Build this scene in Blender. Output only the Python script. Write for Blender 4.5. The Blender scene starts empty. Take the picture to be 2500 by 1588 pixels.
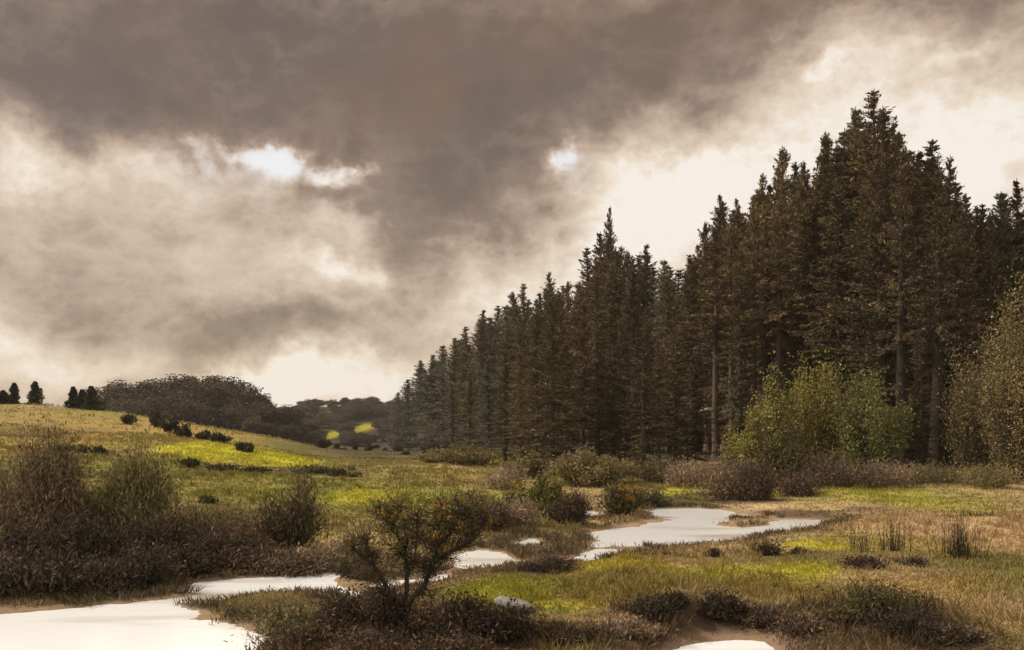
import bpy, math
import numpy as np
from mathutils import Vector

# ------------------------------------------------------------------ camera, sky, sun
S = bpy.context.scene
COL = S.collection
HCAM, F, HV = 3.4, 1000.0, 420.0          # eye height, focal length and horizon row (1024 x 650 frame)
cam = bpy.data.cameras.new('camera'); camo = bpy.data.objects.new('camera', cam); COL.objects.link(camo)
camo.location = (0, 0, HCAM); camo.rotation_euler = (math.radians(90), 0, 0)
cam.sensor_width = 36; cam.lens = 36 * F / 1024; cam.shift_y = (HV - 325) / 1024
cam.clip_start = 0.1; cam.clip_end = 12000
S.camera = camo
S.view_settings.view_transform = 'Standard'; S.view_settings.look = 'None'
S.view_settings.exposure = 0.25; S.view_settings.gamma = 1.0

SUN_AZ, SUN_EL = math.radians(-82), math.radians(44)
sunv = Vector((math.sin(SUN_AZ) * math.cos(SUN_EL), math.cos(SUN_AZ) * math.cos(SUN_EL), math.sin(SUN_EL)))
sl = bpy.data.lights.new('sun', 'SUN'); sl.energy = 4.0; sl.angle = math.radians(10); sl.color = (1.0, .90, .75)
so = bpy.data.objects.new('sun', sl); COL.objects.link(so)
so.rotation_euler = sunv.to_track_quat('Z', 'Y').to_euler()

class NT:
    """small wrapper that writes math-node graphs"""
    def __init__(s, nt): s.nt = nt
    def new(s, t, **kw):
        n = s.nt.nodes.new(t)
        for k, v in kw.items(): setattr(n, k, v)
        return n
    def put(s, sock, v):
        if isinstance(v, bpy.types.NodeSocket): s.nt.links.new(v, sock)
        elif v is not None: sock.default_value = v
    def m(s, op, a, b=None, c=None, clamp=False):
        n = s.new('ShaderNodeMath', operation=op, use_clamp=clamp)
        for i, v in enumerate((a, b, c)):
            if v is not None: s.put(n.inputs[i], v)
        return n.outputs[0]
    def xyz(s, x, y, z):
        n = s.new('ShaderNodeCombineXYZ')
        for i, v in enumerate((x, y, z)): s.put(n.inputs[i], v)
        return n.outputs[0]
    def noise(s, vec, scale, detail=4, rough=.55, col=False, dist=0):
        n = s.new('ShaderNodeTexNoise'); s.put(n.inputs['Vector'], vec)
        n.inputs['Scale'].default_value = scale; n.inputs['Detail'].default_value = detail
        n.inputs['Roughness'].default_value = rough; n.inputs['Distortion'].default_value = dist
        return n.outputs['Color' if col else 'Fac']
    def mix(s, f, a, b, mode='MIX'):
        n = s.new('ShaderNodeMix', data_type='RGBA', blend_type=mode)
        s.put(n.inputs[0], f)
        for i, v in ((6, a), (7, b)):
            s.put(n.inputs[i], (v + (1,)) if isinstance(v, tuple) and len(v) == 3 else v)
        return n.outputs[2]
    def ramp(s, f, stops):
        n = s.new('ShaderNodeValToRGB'); s.put(n.inputs[0], f); e = n.color_ramp.elements
        while len(e) < len(stops): e.new(.5)
        for i, (p, c) in enumerate(stops): e[i].position = p; e[i].color = c + (1,)
        return n.outputs[0]

def build_world():
    w = bpy.data.worlds.new('World'); S.world = w; w.use_nodes = True
    nt = w.node_tree; nt.nodes.clear(); N = NT(nt)
    d = N.new('ShaderNodeTexCoord').outputs['Generated']
    sp = N.new('ShaderNodeSeparateXYZ'); N.put(sp.inputs[0], d)
    az = N.m('ARCTAN2', sp.outputs[0], sp.outputs[1]); el = N.m('ARCSINE', sp.outputs[2])
    # cloud shapes are laid out by compass bearing and height above the horizon, edges torn by noise
    wn = N.new('ShaderNodeSeparateColor'); N.put(wn.inputs[0], N.noise(d, 6, 7, .62, col=True))
    a2 = N.m('ADD', az, N.m('MULTIPLY', N.m('SUBTRACT', wn.outputs[0], .5), .22))
    e2 = N.m('ADD', el, N.m('MULTIPLY', N.m('SUBTRACT', wn.outputs[1], .5), .17))
    def blob(u, v, ru, rv):
        a0 = math.atan((u - 512) / F); e0 = math.atan((HV - v) / F * math.cos(a0))
        x = N.m('MULTIPLY', N.m('SUBTRACT', a2, a0), F / ru); y = N.m('MULTIPLY', N.m('SUBTRACT', e2, e0), F / rv)
        r2 = N.m('ADD', N.m('MULTIPLY', x, x), N.m('MULTIPLY', y, y))
        return N.m('EXPONENT', N.m('MULTIPLY', r2, -1))
    L = N.m('ADD', .57, 0)
    for u, v, ru, rv, amp in (
        (230, 20, 330, 85, -.34), (520, 85, 190, 70, -.28), (440, 190, 130, 65, -.30), (390, 280, 60, 30, -.14), (860, -6, 250, 32, -.26), (60, 60, 160, 50, -.12),
        (110, 115, 170, 38, -.22), (670, 60, 100, 36, -.12), (300, 338, 130, 26, -.24), (70, 300, 90, 35, -.10), (90, 240, 90, 40, .04),
        (430, 235, 95, 45, -.16), (570, 90, 50, 20, -.08), (1010, 60, 50, 60, -.14),
        (274, 146, 36, 22, .75), (336, 163, 20, 13, .6), (215, 141, 14, 7, .25), (12, 150, 34, 36, .34), (165, 178, 60, 24, .20), (70, 172, 40, 18, .14), (240, 190, 50, 20, .14),
        (300, 258, 80, 45, .20), (340, 215, 30, 14, .25), (345, 260, 30, 16, .25), (870, 175, 200, 95, .33), (960, 120, 80, 55, .18), (640, 220, 120, 70, .32), (490, 295, 110, 55, .32),
        (540, 158, 22, 18, .50), (285, 394, 90, 24, .6), (20, 365, 50, 34, .32), (400, 368, 60, 30, .34), (120, 370, 40, 16, .2),
        (700, 180, 60, 40, .14), (855, 78, 50, 16, .18), (985, 210, 50, 70, .18), (810, 85, 30, 10, .14), (960, 55, 30, 10, .16)):
        L = N.m('MULTIPLY_ADD', blob(u, v, ru, rv), amp, L)
    L = N.m('MULTIPLY_ADD', N.m('SUBTRACT', N.noise(d, 9, 8, .64, dist=.25), .5), .56, L)
    # billows: rounded lumps that show where the cloud is lit
    bil = N.m('ABSOLUTE', N.m('SUBTRACT', N.noise(N.xyz(az, N.m('MULTIPLY', el, 1.5), 2), 17, 7, .58), .5))
    L = N.m('MULTIPLY_ADD', N.m('SUBTRACT', .11, bil), .75, L)
    # faint wind-drawn wisps
    hz = N.noise(N.xyz(N.m('MULTIPLY', a2, 9), N.m('MULTIPLY', e2, 90), 0), 1, 5, .65)
    L = N.m('MULTIPLY_ADD', N.m('SUBTRACT', hz, .5), .13, L)
    back = N.m('MULTIPLY', N.m('SUBTRACT', .25, sp.outputs[1]), .6, clamp=True)      # added fill: unseen sky behind the viewer brightened to light the scene
    L = N.m('ADD', L, back, clamp=True)
    c = N.ramp(L, [(0.0, (.082, .062, .047)), (.22, (.130, .095, .068)), (.42, (.25, .175, .122)),
                   (.58, (.42, .305, .22)), (.74, (.58, .455, .345)), (.88, (.73, .61, .48)), (1.0, (.84, .77, .68))])
    warm = N.m('MULTIPLY', N.noise(d, 5, 5, .6), N.m('SUBTRACT', 1, L), clamp=True)
    warm = N.m('MULTIPLY', N.m('SUBTRACT', warm, .26), 3.2, clamp=True)
    c = N.mix(N.m('MULTIPLY', warm, .5), c, (.25, .135, .065))
    cool = N.m('MULTIPLY', N.m('ADD', blob(275, 148, 70, 30), blob(540, 158, 30, 25), None), N.m('MULTIPLY', N.m('SUBTRACT', L, .6), 4, clamp=True), clamp=True)
    c = N.mix(N.m('MULTIPLY', cool, .7), c, (.74, .77, .83))
    b1 = N.new('ShaderNodeBackground'); N.put(b1.inputs[0], c); b1.inputs[1].default_value = 1.0
    sky = N.new('ShaderNodeTexSky', sky_type='NISHITA', sun_disc=False)
    sky.sun_elevation = SUN_EL; sky.sun_rotation = SUN_AZ
    b2 = N.new('ShaderNodeBackground'); N.put(b2.inputs[0], sky.outputs[0]); b2.inputs[1].default_value = .10
    mx = N.new('ShaderNodeMixShader'); mx.inputs[0].default_value = .93       # heavy cloud cover over the clear sky
    nt.links.new(b2.outputs[0], mx.inputs[1]); nt.links.new(b1.outputs[0], mx.inputs[2])
    nt.links.new(mx.outputs[0], N.new('ShaderNodeOutputWorld').inputs[0])
build_world()

# ------------------------------------------------------------------ helpers
def tag(o, label=None, cat=None, group=None, kind=None):
    for k, v in (('label', label), ('category', cat), ('group', group), ('kind', kind)):
        if v: o[k] = v
    return o
def thing(name, label, cat, loc, rz=0, group=None, scale=1):
    o = bpy.data.objects.new(name, None); COL.objects.link(o)
    o.location = loc; o.rotation_euler = (0, 0, rz); o.scale = (scale,) * 3 if np.isscalar(scale) else scale
    o.empty_display_size = .3
    return tag(o, label, cat, group)

class MB:
    """collects quads (with one colour per vertex) and links them as one mesh object"""
    def __init__(s): s.V = []; s.Q = []; s.C = []; s.n = 0
    def add(s, V, Q, C):
        V = np.asarray(V, float); Q = np.asarray(Q, int); C = np.asarray(C, float)
        if C.ndim == 1: C = np.tile(C, (len(V), 1))
        s.V.append(V); s.Q.append(Q + s.n); s.C.append(C); s.n += len(V)
    def tube(s, P, R, C, sides=6):
        P = np.asarray(P, float); R = np.asarray(R, float); n = len(P)
        T = np.gradient(P, axis=0); T /= np.linalg.norm(T, axis=1)[:, None] + 1e-9
        ref = np.array([1, 0, 0.]) if abs(T[:, 0]).mean() < .7 else np.array([0, 1, 0.])
        A = np.cross(T, ref); A /= np.linalg.norm(A, axis=1)[:, None] + 1e-9; B = np.cross(T, A)
        th = np.arange(sides) / sides * 2 * np.pi
        V = P[:, None] + R[:, None, None] * (np.cos(th)[None, :, None] * A[:, None] + np.sin(th)[None, :, None] * B[:, None])
        i, j = np.meshgrid(np.arange(n - 1), np.arange(sides), indexing='ij'); k = (j + 1) % sides
        Q = np.stack([i * sides + j, i * sides + k, (i + 1) * sides + k, (i + 1) * sides + j], -1).reshape(-1, 4)
        s.add(V.reshape(-1, 3), Q, C)
    def leaves(s, P, A, B, L, W, C):
        """diamond leaves: centre, long axis, cross axis, length, width, colour"""
        P = np.asarray(P, float); n = len(P)
        A = A / (np.linalg.norm(A, axis=1)[:, None] + 1e-9); B = np.cross(A, B); B /= np.linalg.norm(B, axis=1)[:, None] + 1e-9
        L = np.broadcast_to(L, (n,))[:, None] * .5; W = np.broadcast_to(W, (n,))[:, None] * .5
        V = np.stack([P - A * L, P + B * W, P + A * L, P - B * W], 1).reshape(-1, 3)
        s.add(V, np.arange(4 * n).reshape(n, 4), np.repeat(C, 4, 0))
    def mesh(s, name, mat, smooth=False):
        V = np.concatenate(s.V); Q = np.concatenate(s.Q); C = np.concatenate(s.C)
        me = bpy.data.meshes.new(name); me.vertices.add(len(V)); me.vertices.foreach_set('co', V.ravel())
        me.loops.add(Q.size); me.loops.foreach_set('vertex_index', Q.ravel())
        me.polygons.add(len(Q)); me.polygons.foreach_set('loop_start', np.arange(0, Q.size, 4))
        me.polygons.foreach_set('loop_total', np.full(len(Q), 4))
        me.polygons.foreach_set('use_smooth', np.full(len(Q), smooth))
        at = me.color_attributes.new('Col', 'FLOAT_COLOR', 'POINT')
        at.data.foreach_set('color', np.concatenate([C, np.ones((len(C), 1))], 1).ravel())
        me.materials.append(mat); me.update(calc_edges=True); me.validate()
        return me
    def build(s, name, mat, parent=None, smooth=False):
        o = bpy.data.objects.new(name, s.mesh(name, mat, smooth)); COL.objects.link(o)
        if parent: o.parent = parent
        return o

def copy_thing(root, loc, rz, scale, label, group=None, name=None):
    r = root.copy(); COL.objects.link(r); r.location = loc; r.rotation_euler = (0, 0, rz)
    r.scale = (scale,) * 3 if np.isscalar(scale) else scale
    r['label'] = label
    if group: r['group'] = group
    for ch in list(root.children):
        c = ch.copy(); COL.objects.link(c); c.parent = r
    return r

def pick(rng, pal, n, jit=.25):
    """n colours from a palette [(weight, rgb)], each leaf a little lighter or darker than the next"""
    w = np.array([p[0] for p in pal], float); w /= w.sum()
    c = np.array([p[1] for p in pal])[rng.choice(len(pal), n, p=w)]
    return c * (1 + rng.uniform(-jit, jit, (n, 1)))
def unit(rng, n):
    v = rng.normal(size=(n, 3)); return v / np.linalg.norm(v, axis=1)[:, None]
def sstep(a, b, x):
    t = np.clip((x - a) / (b - a), 0, 1); return t * t * (3 - 2 * t)

_lat = np.random.default_rng(5).uniform(-1, 1, (256, 256))
def vnoise(x, y):
    x = np.asarray(x, float); y = np.asarray(y, float)
    i = np.floor(x).astype(int); j = np.floor(y).astype(int); fx = x - i; fy = y - j
    fx = fx * fx * (3 - 2 * fx); fy = fy * fy * (3 - 2 * fy)
    g = lambda a, b: _lat[a % 256, b % 256]
    return (g(i, j) * (1 - fx) + g(i + 1, j) * fx) * (1 - fy) + (g(i, j + 1) * (1 - fx) + g(i + 1, j + 1) * fx) * fy
def fbm(x, y, o=4):
    return sum(vnoise(x * 2 ** k + 17 * k, y * 2 ** k + 31 * k) * .5 ** k for k in range(o))

# ------------------------------------------------------------------ materials
def mat_foliage(name, trans=.25, rough=.75, var=.35):
    m = bpy.data.materials.new(name); m.use_nodes = True; nt = m.node_tree; nt.nodes.clear(); N = NT(nt)
    col = N.new('ShaderNodeVertexColor', layer_name='Col').outputs[0]
    r = N.new('ShaderNodeObjectInfo').outputs['Random']
    k = N.m('MULTIPLY_ADD', r, 2 * var, 1 - var)
    c = N.mix(1.0, col, N.xyz(k, k, k), 'MULTIPLY')
    p = N.new('ShaderNodeBsdfPrincipled'); N.put(p.inputs['Base Color'], c); p.inputs['Roughness'].default_value = rough
    p.inputs['Specular IOR Level'].default_value = .2
    t = N.new('ShaderNodeBsdfTranslucent'); N.put(t.inputs[0], c)
    x = N.new('ShaderNodeMixShader'); x.inputs[0].default_value = trans
    nt.links.new(p.outputs[0], x.inputs[1]); nt.links.new(t.outputs[0], x.inputs[2])
    nt.links.new(x.outputs[0], N.new('ShaderNodeOutputMaterial').inputs[0])
    return m
def mat_bark(name):
    m = bpy.data.materials.new(name); m.use_nodes = True; nt = m.node_tree; nt.nodes.clear(); N = NT(nt)
    col = N.new('ShaderNodeVertexColor', layer_name='Col').outputs[0]
    mp = N.new('ShaderNodeMapping'); N.put(mp.inputs[0], N.new('ShaderNodeTexCoord').outputs['Object']); mp.inputs['Scale'].default_value = (6, 6, 1)
    n = N.noise(mp.outputs[0], 2.2, 6, .65)
    k = N.m('MULTIPLY_ADD', n, 1.5, .25)
    p = N.new('ShaderNodeBsdfPrincipled'); N.put(p.inputs['Base Color'], N.mix(1.0, col, N.xyz(k, k, k), 'MULTIPLY'))
    p.inputs['Roughness'].default_value = .9; p.inputs['Specular IOR Level'].default_value = .2
    b = N.new('ShaderNodeBump'); N.put(b.inputs['Height'], n); b.inputs['Strength'].default_value = .7; b.inputs['Distance'].default_value = .05
    nt.links.new(b.outputs[0], p.inputs['Normal'])
    nt.links.new(p.outputs[0], N.new('ShaderNodeOutputMaterial').inputs[0]); return m
def mat_ground():
    m = bpy.data.materials.new('meadow_soil'); m.use_nodes = True; nt = m.node_tree; nt.nodes.clear(); N = NT(nt)
    col = N.new('ShaderNodeVertexColor', layer_name='Col').outputs[0]
    pos = N.new('ShaderNodeNewGeometry').outputs['Position']
    n1 = N.noise(pos, 1.3, 8, .7); n2 = N.noise(pos, 14, 5, .7); n3 = N.noise(pos, .25, 4, .6)
    k = N.m('MULTIPLY_ADD', n1, .7, .62); k = N.m('MULTIPLY', k, N.m('MULTIPLY_ADD', n2, .5, .76))
    c = N.mix(1.0, col, N.xyz(k, k, k), 'MULTIPLY')
    c = N.mix(N.m('MULTIPLY', N.m('SUBTRACT', n3, .5), 1.2, clamp=True), c, (.30, .20, .09))
    p = N.new('ShaderNodeBsdfPrincipled'); N.put(p.inputs['Base Color'], c); p.inputs['Roughness'].default_value = .95
    p.inputs['Specular IOR Level'].default_value = .15
    b = N.new('ShaderNodeBump'); N.put(b.inputs['Height'], N.m('ADD', n1, N.m('MULTIPLY', n2, .3))); b.inputs['Strength'].default_value = .6; b.inputs['Distance'].default_value = .12
    nt.links.new(b.outputs[0], p.inputs['Normal'])
    nt.links.new(p.outputs[0], N.new('ShaderNodeOutputMaterial').inputs[0]); return m
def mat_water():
    m = bpy.data.materials.new('sky_painted_water'); m.use_nodes = True; nt = m.node_tree; nt.nodes.clear(); N = NT(nt)
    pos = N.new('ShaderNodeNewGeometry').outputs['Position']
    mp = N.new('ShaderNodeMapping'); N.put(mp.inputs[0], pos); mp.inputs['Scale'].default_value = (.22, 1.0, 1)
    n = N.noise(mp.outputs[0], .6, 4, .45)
    c = N.ramp(n, [(.30, (.42, .35, .29)), (.39, (.74, .71, .68)), (.48, (.90, .92, .95))])   # sky's white reflection painted into the base colour; browner streaks follow noise
    p = N.new('ShaderNodeBsdfPrincipled'); N.put(p.inputs['Base Color'], c)
    p.inputs['Coat Weight'].default_value = .25; p.inputs['Coat IOR'].default_value = 1.4; p.inputs['Coat Roughness'].default_value = .03
    p.inputs['Roughness'].default_value = .07; p.inputs['IOR'].default_value = 1.33
    mp2 = N.new('ShaderNodeMapping'); N.put(mp2.inputs[0], pos); mp2.inputs['Scale'].default_value = (1.6, 4.5, 1)
    b = N.new('ShaderNodeBump'); N.put(b.inputs['Height'], N.noise(mp2.outputs[0], 2.0, 5, .6)); b.inputs['Strength'].default_value = .25; b.inputs['Distance'].default_value = .02
    nt.links.new(b.outputs[0], p.inputs['Normal']); nt.links.new(b.outputs[0], p.inputs['Coat Normal'])
    nt.links.new(p.outputs[0], N.new('ShaderNodeOutputMaterial').inputs[0]); return m
def mat_stone():
    m = bpy.data.materials.new('grey_stone'); m.use_nodes = True; nt = m.node_tree; nt.nodes.clear(); N = NT(nt)
    pos = N.new('ShaderNodeTexCoord').outputs['Object']
    n = N.noise(pos, 7, 8, .7)
    c = N.ramp(n, [(.3, (.08, .07, .055)), (.5, (.21, .19, .175)), (.75, (.32, .295, .28))])
    p = N.new('ShaderNodeBsdfPrincipled'); N.put(p.inputs['Base Color'], c); p.inputs['Roughness'].default_value = .85
    b = N.new('ShaderNodeBump'); N.put(b.inputs['Height'], n); b.inputs['Strength'].default_value = .8; b.inputs['Distance'].default_value = .03
    nt.links.new(b.outputs[0], p.inputs['Normal'])
    nt.links.new(p.outputs[0], N.new('ShaderNodeOutputMaterial').inputs[0]); return m
NEEDLE = mat_foliage('conifer_needles', .15, .8, .45); LEAF = mat_foliage('shrub_leaves', .3, .75, .12)
TWIG = mat_foliage('bare_twigs', .1, .85, .25); GRASS = mat_foliage('grass_blades', .3, .8, 0)
PETAL = mat_foliage('gorse_petals', .3, .6, .1)
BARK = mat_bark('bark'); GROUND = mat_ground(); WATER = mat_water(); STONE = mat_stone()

# ------------------------------------------------------------------ terrain
def onflat(u, v, z=0.0):
    y = (HCAM - z) * F / (v - HV); return np.array([(u - 512) / F * y, y])
def poly(pts): return np.array([onflat(u, v) for u, v in pts])
RIVER = [poly(p) for p in (
    # lower reach at the left edge, the long strip, the narrow run behind the gorse tree, two small pools, the upper pool
    [(-260, 690), (-200, 622), (-60, 612), (30, 610), (90, 606), (120, 601), (175, 603), (205, 610), (190, 618), (225, 624), (255, 634), (262, 648), (250, 700)],
    [(110, 603), (150, 600), (205, 594), (186, 590), (190, 585), (215, 580), (300, 575), (338, 573), (352, 574), (350, 582), (360, 590), (368, 602), (352, 607), (335, 597), (300, 596), (262, 597), (225, 602), (160, 605)],
    [(366, 586), (380, 580), (396, 579), (415, 577), (434, 573), (450, 570), (452, 577), (430, 581), (410, 583), (390, 586)],
    [(446, 566), (448, 560), (462, 551), (480, 549), (505, 552), (521, 557), (523, 562), (500, 568), (472, 571)],
    [(566, 559), (572, 553), (592, 549), (625, 549), (660, 550), (640, 554), (612, 557), (590, 561), (574, 563)],
    [(592, 541), (588, 533), (610, 528), (640, 525), (668, 520), (648, 515), (655, 509), (690, 508), (728, 511), (758, 516), (725, 520), (715, 525), (745, 527),
     (765, 524), (775, 519), (810, 519), (845, 521), (815, 528), (790, 533), (755, 534), (742, 541), (715, 546), (680, 547), (640, 546), (610, 547), (600, 549), (586, 547)],
    [(570, 518), (578, 511), (598, 513), (606, 518), (590, 521)],
    [(505, 546), (515, 540), (535, 538), (552, 543), (540, 548), (515, 550)],
)]
PUDDLE = poly([(672, 652), (690, 643), (720, 641), (755, 641), (778, 647), (785, 668), (740, 690), (690, 690), (668, 668)])

def sdf(P, poly):
    """signed distance, positive inside"""
    a = poly; b = np.roll(poly, -1, 0); d = np.full(len(P), 1e9); ins = np.zeros(len(P), bool)
    for p, q in zip(a, b):
        e = q - p; w = P - p; t = np.clip((w @ e) / (e @ e + 1e-12), 0, 1)
        d = np.minimum(d, np.hypot(*(w - t[:, None] * e).T))
        c = (p[1] > P[:, 1]) != (q[1] > P[:, 1])
        ins ^= c & (P[:, 0] < (q[0] - p[0]) * (P[:, 1] - p[1]) / (q[1] - p[1] + 1e-12) + p[0])
    return np.where(ins, d, -d)
def waterdist(x, y):
    P = np.stack([np.ravel(x), np.ravel(y)], 1); out = np.full(len(P), -50.0)
    near = (P[:, 1] > 6) & (P[:, 1] < 50) & (abs(P[:, 0]) < 40)
    if near.any():
        Q = P[near]; Q = Q + .26 * np.stack([fbm(Q[:, 0] * 1.1, Q[:, 1] * 1.1, 4), fbm(Q[:, 0] * 1.1 + 50, Q[:, 1] * 1.1, 4)], 1)
        out[near] = np.max([sdf(Q, r) for r in RIVER + [PUDDLE]], 0)
    return out.reshape(np.shape(x))

MOUNDS = [(470, 622, 1.3, .8, .26), (660, 612, .7, .7, .36), (722, 608, .9, .8, .40), (800, 614, 1.6, .6, .16), (880, 618, 1.7, .9, .30), (330, 628, 1.5, .7, .22)]
MOUNDS = [(*onflat(u, v, .35), a, b, h) for u, v, a, b, h in MOUNDS]
def height(x, y, wd=None):
    x = np.asarray(x, float); y = np.asarray(y, float)
    ridge = np.interp(-x, [-60, 10, 13, 16, 22, 31, 39, 52, 90, 200], [.4, .4, .5, .85, 2.1, 3.5, 4.5, 5.3, 6.4, 6.4])
    yc = np.interp(-x, [8, 13, 16, 22, 31, 39, 52], [72, 68, 72, 80, 90, 95, 100])
    rise = np.where(y < yc, np.clip((y - 24) / (yc - 24), 0, 1) ** 1.15, 1 - .9 * np.clip((y - yc) / 60, 0, 1) * np.clip((-x - 8) / 10, 0, 1))
    low = .17 + .23 * sstep(34, 60, y) + .10 * sstep(18, 13, y)
    z = low + (ridge - .40) * rise
    left = sstep(-5, -12, x) * sstep(20, 26, y) * .5                       # the left bank stands higher
    z = z + left * (1 - sstep(40, 60, y))
    z = z - 5.5 * sstep(78, 260, y) * sstep(40, -30, x)                     # valley floor falling away to the left
    z = z + 14 * sstep(290, 470, y) + 22 * sstep(600, 2600, y)              # far hillside
    z = z + 1.2 * sstep(10, 30, x) * sstep(40, 75, y) * .4
    z = z + .07 * fbm(x * .5, y * .5) + .25 * fbm(x * .06 + 9, y * .06, 3) * sstep(20, 60, y)
    for mx, my, a, b, h in MOUNDS:
        z = z + h * np.exp(-((x - mx) / a) ** 2 - ((y - my) / b) ** 2) * (1 + .35 * fbm(x * 2.2, y * 2.2, 3))
    if wd is None: wd = waterdist(x, y)
    k = sstep(-1.6, .05, wd); zb = .02 + 0 * z
    z = np.where(wd > -1.6, z * (1 - k) + zb * k, z)
    return np.where(wd > 0, .02 - .35 * sstep(0, .5, wd), z)
def G(u, v):
    """world point of the terrain seen at a photo position (found by marching outwards)"""
    y = np.concatenate([np.arange(11, 60, .05), np.arange(60, 500, .4)])
    x = (u - 512) / F * y; zr = HCAM - (v - HV) / F * y
    hit = np.nonzero(height(x, y) >= zr)[0]
    i = hit[0] if len(hit) else len(y) - 1
    return np.array([x[i], y[i], float(height(x[i:i + 1], y[i:i + 1])[0])])

TAN = np.array([.42, .30, .165]); OLIVE = np.array([.20, .165, .048]); GREEN = np.array([.20, .19, .034]); LIME = np.array([.42, .39, .025])
OCHRE = np.array([.30, .21, .062]); BROWN = np.array([.10, .064, .038]); DARK = np.array([.040, .028, .018]); MUD = np.array([.36, .25, .17])
PATCH = []                                     # areas of different turf: (x, y, rx, ry, colour, strength)
for u, v, ru, rv, c, s in (
    (130, 432, 120, 16, OCHRE, .8), (30, 418, 50, 9, OCHRE, .6), (215, 449, 44, 8, LIME, .95), (280, 461, 54, 7, LIME, 1), (90, 445, 60, 10, OCHRE, .8), (110, 425, 70, 8, OCHRE, .6), (60, 450, 80, 12, OCHRE, .6), (40, 432, 60, 10, BROWN, .35), (150, 440, 30, 7, GREEN, .5),
    (240, 484, 130, 20, GREEN, .9), (330, 510, 60, 12, OLIVE, .7), (200, 512, 70, 14, OLIVE, .8), (230, 505, 40, 6, DARK, .45), (330, 487, 50, 5, DARK, .4), (420, 487, 40, 4, DARK, .4), (130, 462, 60, 6, DARK, .4), (120, 470, 120, 14, GREEN, .7), (420, 500, 90, 14, GREEN, .8), (370, 497, 70, 14, GREEN, .95), (365, 496, 45, 5, LIME, .7), (120, 490, 120, 40, OLIVE, .6), (330, 525, 50, 20, OLIVE, .5),
    (300, 471, 60, 4, DARK, .7), (430, 478, 60, 8, OCHRE, .6), (545, 505, 30, 14, LIME, .8), (520, 490, 60, 10, OLIVE, .6),
    (540, 590, 100, 18, GREEN, 1), (600, 585, 120, 16, GREEN, .7), (520, 592, 50, 9, LIME, .4), (760, 580, 110, 10, LIME, .35), (620, 569, 70, 12, OCHRE, .7), (620, 566, 40, 6, LIME, .6), (720, 573, 60, 7, LIME, .55), (790, 575, 50, 10, LIME, .6),
    (640, 600, 90, 14, OCHRE, .8), (760, 590, 90, 12, OCHRE, .9), (590, 605, 60, 8, LIME, .35),
    (885, 496, 60, 13, LIME, .65), (870, 490, 90, 18, GREEN, .6), (858, 473, 30, 5, LIME, .95), (825, 545, 26, 9, LIME, .8), (762, 490, 12, 4, LIME, 1), (697, 493, 12, 6, LIME, .9),
    (800, 512, 90, 7, BROWN, .9), (880, 514, 80, 6, BROWN, .6), (700, 500, 90, 8, DARK, .8), (980, 515, 60, 12, OCHRE, .3),
    (130, 575, 170, 18, DARK, .9), (290, 562, 70, 10, BROWN, .8), (400, 630, 170, 24, BROWN, .9), (480, 628, 90, 20, DARK, .7), (720, 620, 130, 18, BROWN, .9), (690, 615, 70, 14, DARK, .7),
    (640, 640, 340, 18, BROWN, .8), (480, 645, 330, 14, BROWN, .8), (900, 618, 90, 20, BROWN, .85), (890, 612, 60, 14, DARK, .5), (540, 566, 50, 7, BROWN, .8), (960, 600, 60, 30, TAN, .6), (600, 470, 90, 12, OLIVE, .7), (390, 480, 90, 10, OLIVE, .8), (900, 545, 60, 16, OCHRE, .4), (700, 590, 160, 20, OLIVE, .5), (480, 500, 60, 14, GREEN, .6), (960, 530, 70, 20, TAN, .7), (940, 590, 70, 14, OCHRE, .7), (545, 556, 26, 8, BROWN, .9), (420, 566, 40, 9, BROWN, .7), (150, 592, 120, 7, BROWN, .7), (800, 470, 120, 14, BROWN, .6)):
    p = G(u, v); q = G(u, v - rv); PATCH.append((p[0], p[1], ru / F * p[1], max(.25, min(q[1] - p[1], p[1] * .8)), c, s))
def turf(x, y, wd):
    x = np.asarray(x, float); y = np.asarray(y, float)
    lf = sstep(2, -10, x - .02 * y)[..., None]
    c = TAN * (1 - lf) + (OLIVE * .8 + TAN * .2) * lf
    g = np.clip(fbm(x * .16 + 20, y * .09, 3) * .9 + .25 - .5 * sstep(8, 14, x - .12 * (y - 20)), 0, .8)[..., None]; c = c * (1 - g) + (OLIVE * .5 + GREEN * .5) * g
    c = c * (1 + .18 * fbm(x * .35, y * .35, 4))[..., None]
    wx = x + .5 * fbm(x * .6 + 3, y * .6, 3) * (y / 22); wy = y + .5 * fbm(x * .6, y * .6 + 40, 3) * (y / 16)
    for px, py, rx, ry, pc, s in PATCH:
        r = np.sqrt(((wx - px) / rx) ** 2 + ((wy - py) / ry) ** 2)
        k = (s * (1 - sstep(.55, 1.25, r)))[..., None]; c = c * (1 - k) + pc * k
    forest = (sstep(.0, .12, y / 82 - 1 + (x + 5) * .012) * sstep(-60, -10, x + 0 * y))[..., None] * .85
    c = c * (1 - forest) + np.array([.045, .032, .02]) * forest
    far = np.maximum(sstep(105, 150, y), sstep(66, 76, y + .25 * x) * sstep(-22, -14, x) * .8)[..., None]; c = c * (1 - far) + np.array([.032, .028, .016]) * far
    for px, py, rx, ry in FIELDS:
        k = (1 - sstep(.6, 1.0, np.hypot((x - px) / rx, (y - py) / ry - .5 * (x - px) / rx) + .35 * fbm(x * .15, y * .1, 3)))[..., None]; c = c * (1 - k) + LIME * .65 * k
    dk = (sstep(-1.5, -.5, wd + .5 * fbm(x * .8, y * .8, 3)) * .55)[..., None]; c = c * (1 - dk) + BROWN * dk
    mud = (sstep(-.5, -.05, wd + .3 * fbm(x * 1.5, y * 1.5, 3)))[..., None]; k = mud * .6
    c = c * (1 - k) + MUD * (.8 + .4 * lf * 0) * k
    return np.clip(c, .01, .6)
FIELDS = []
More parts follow.
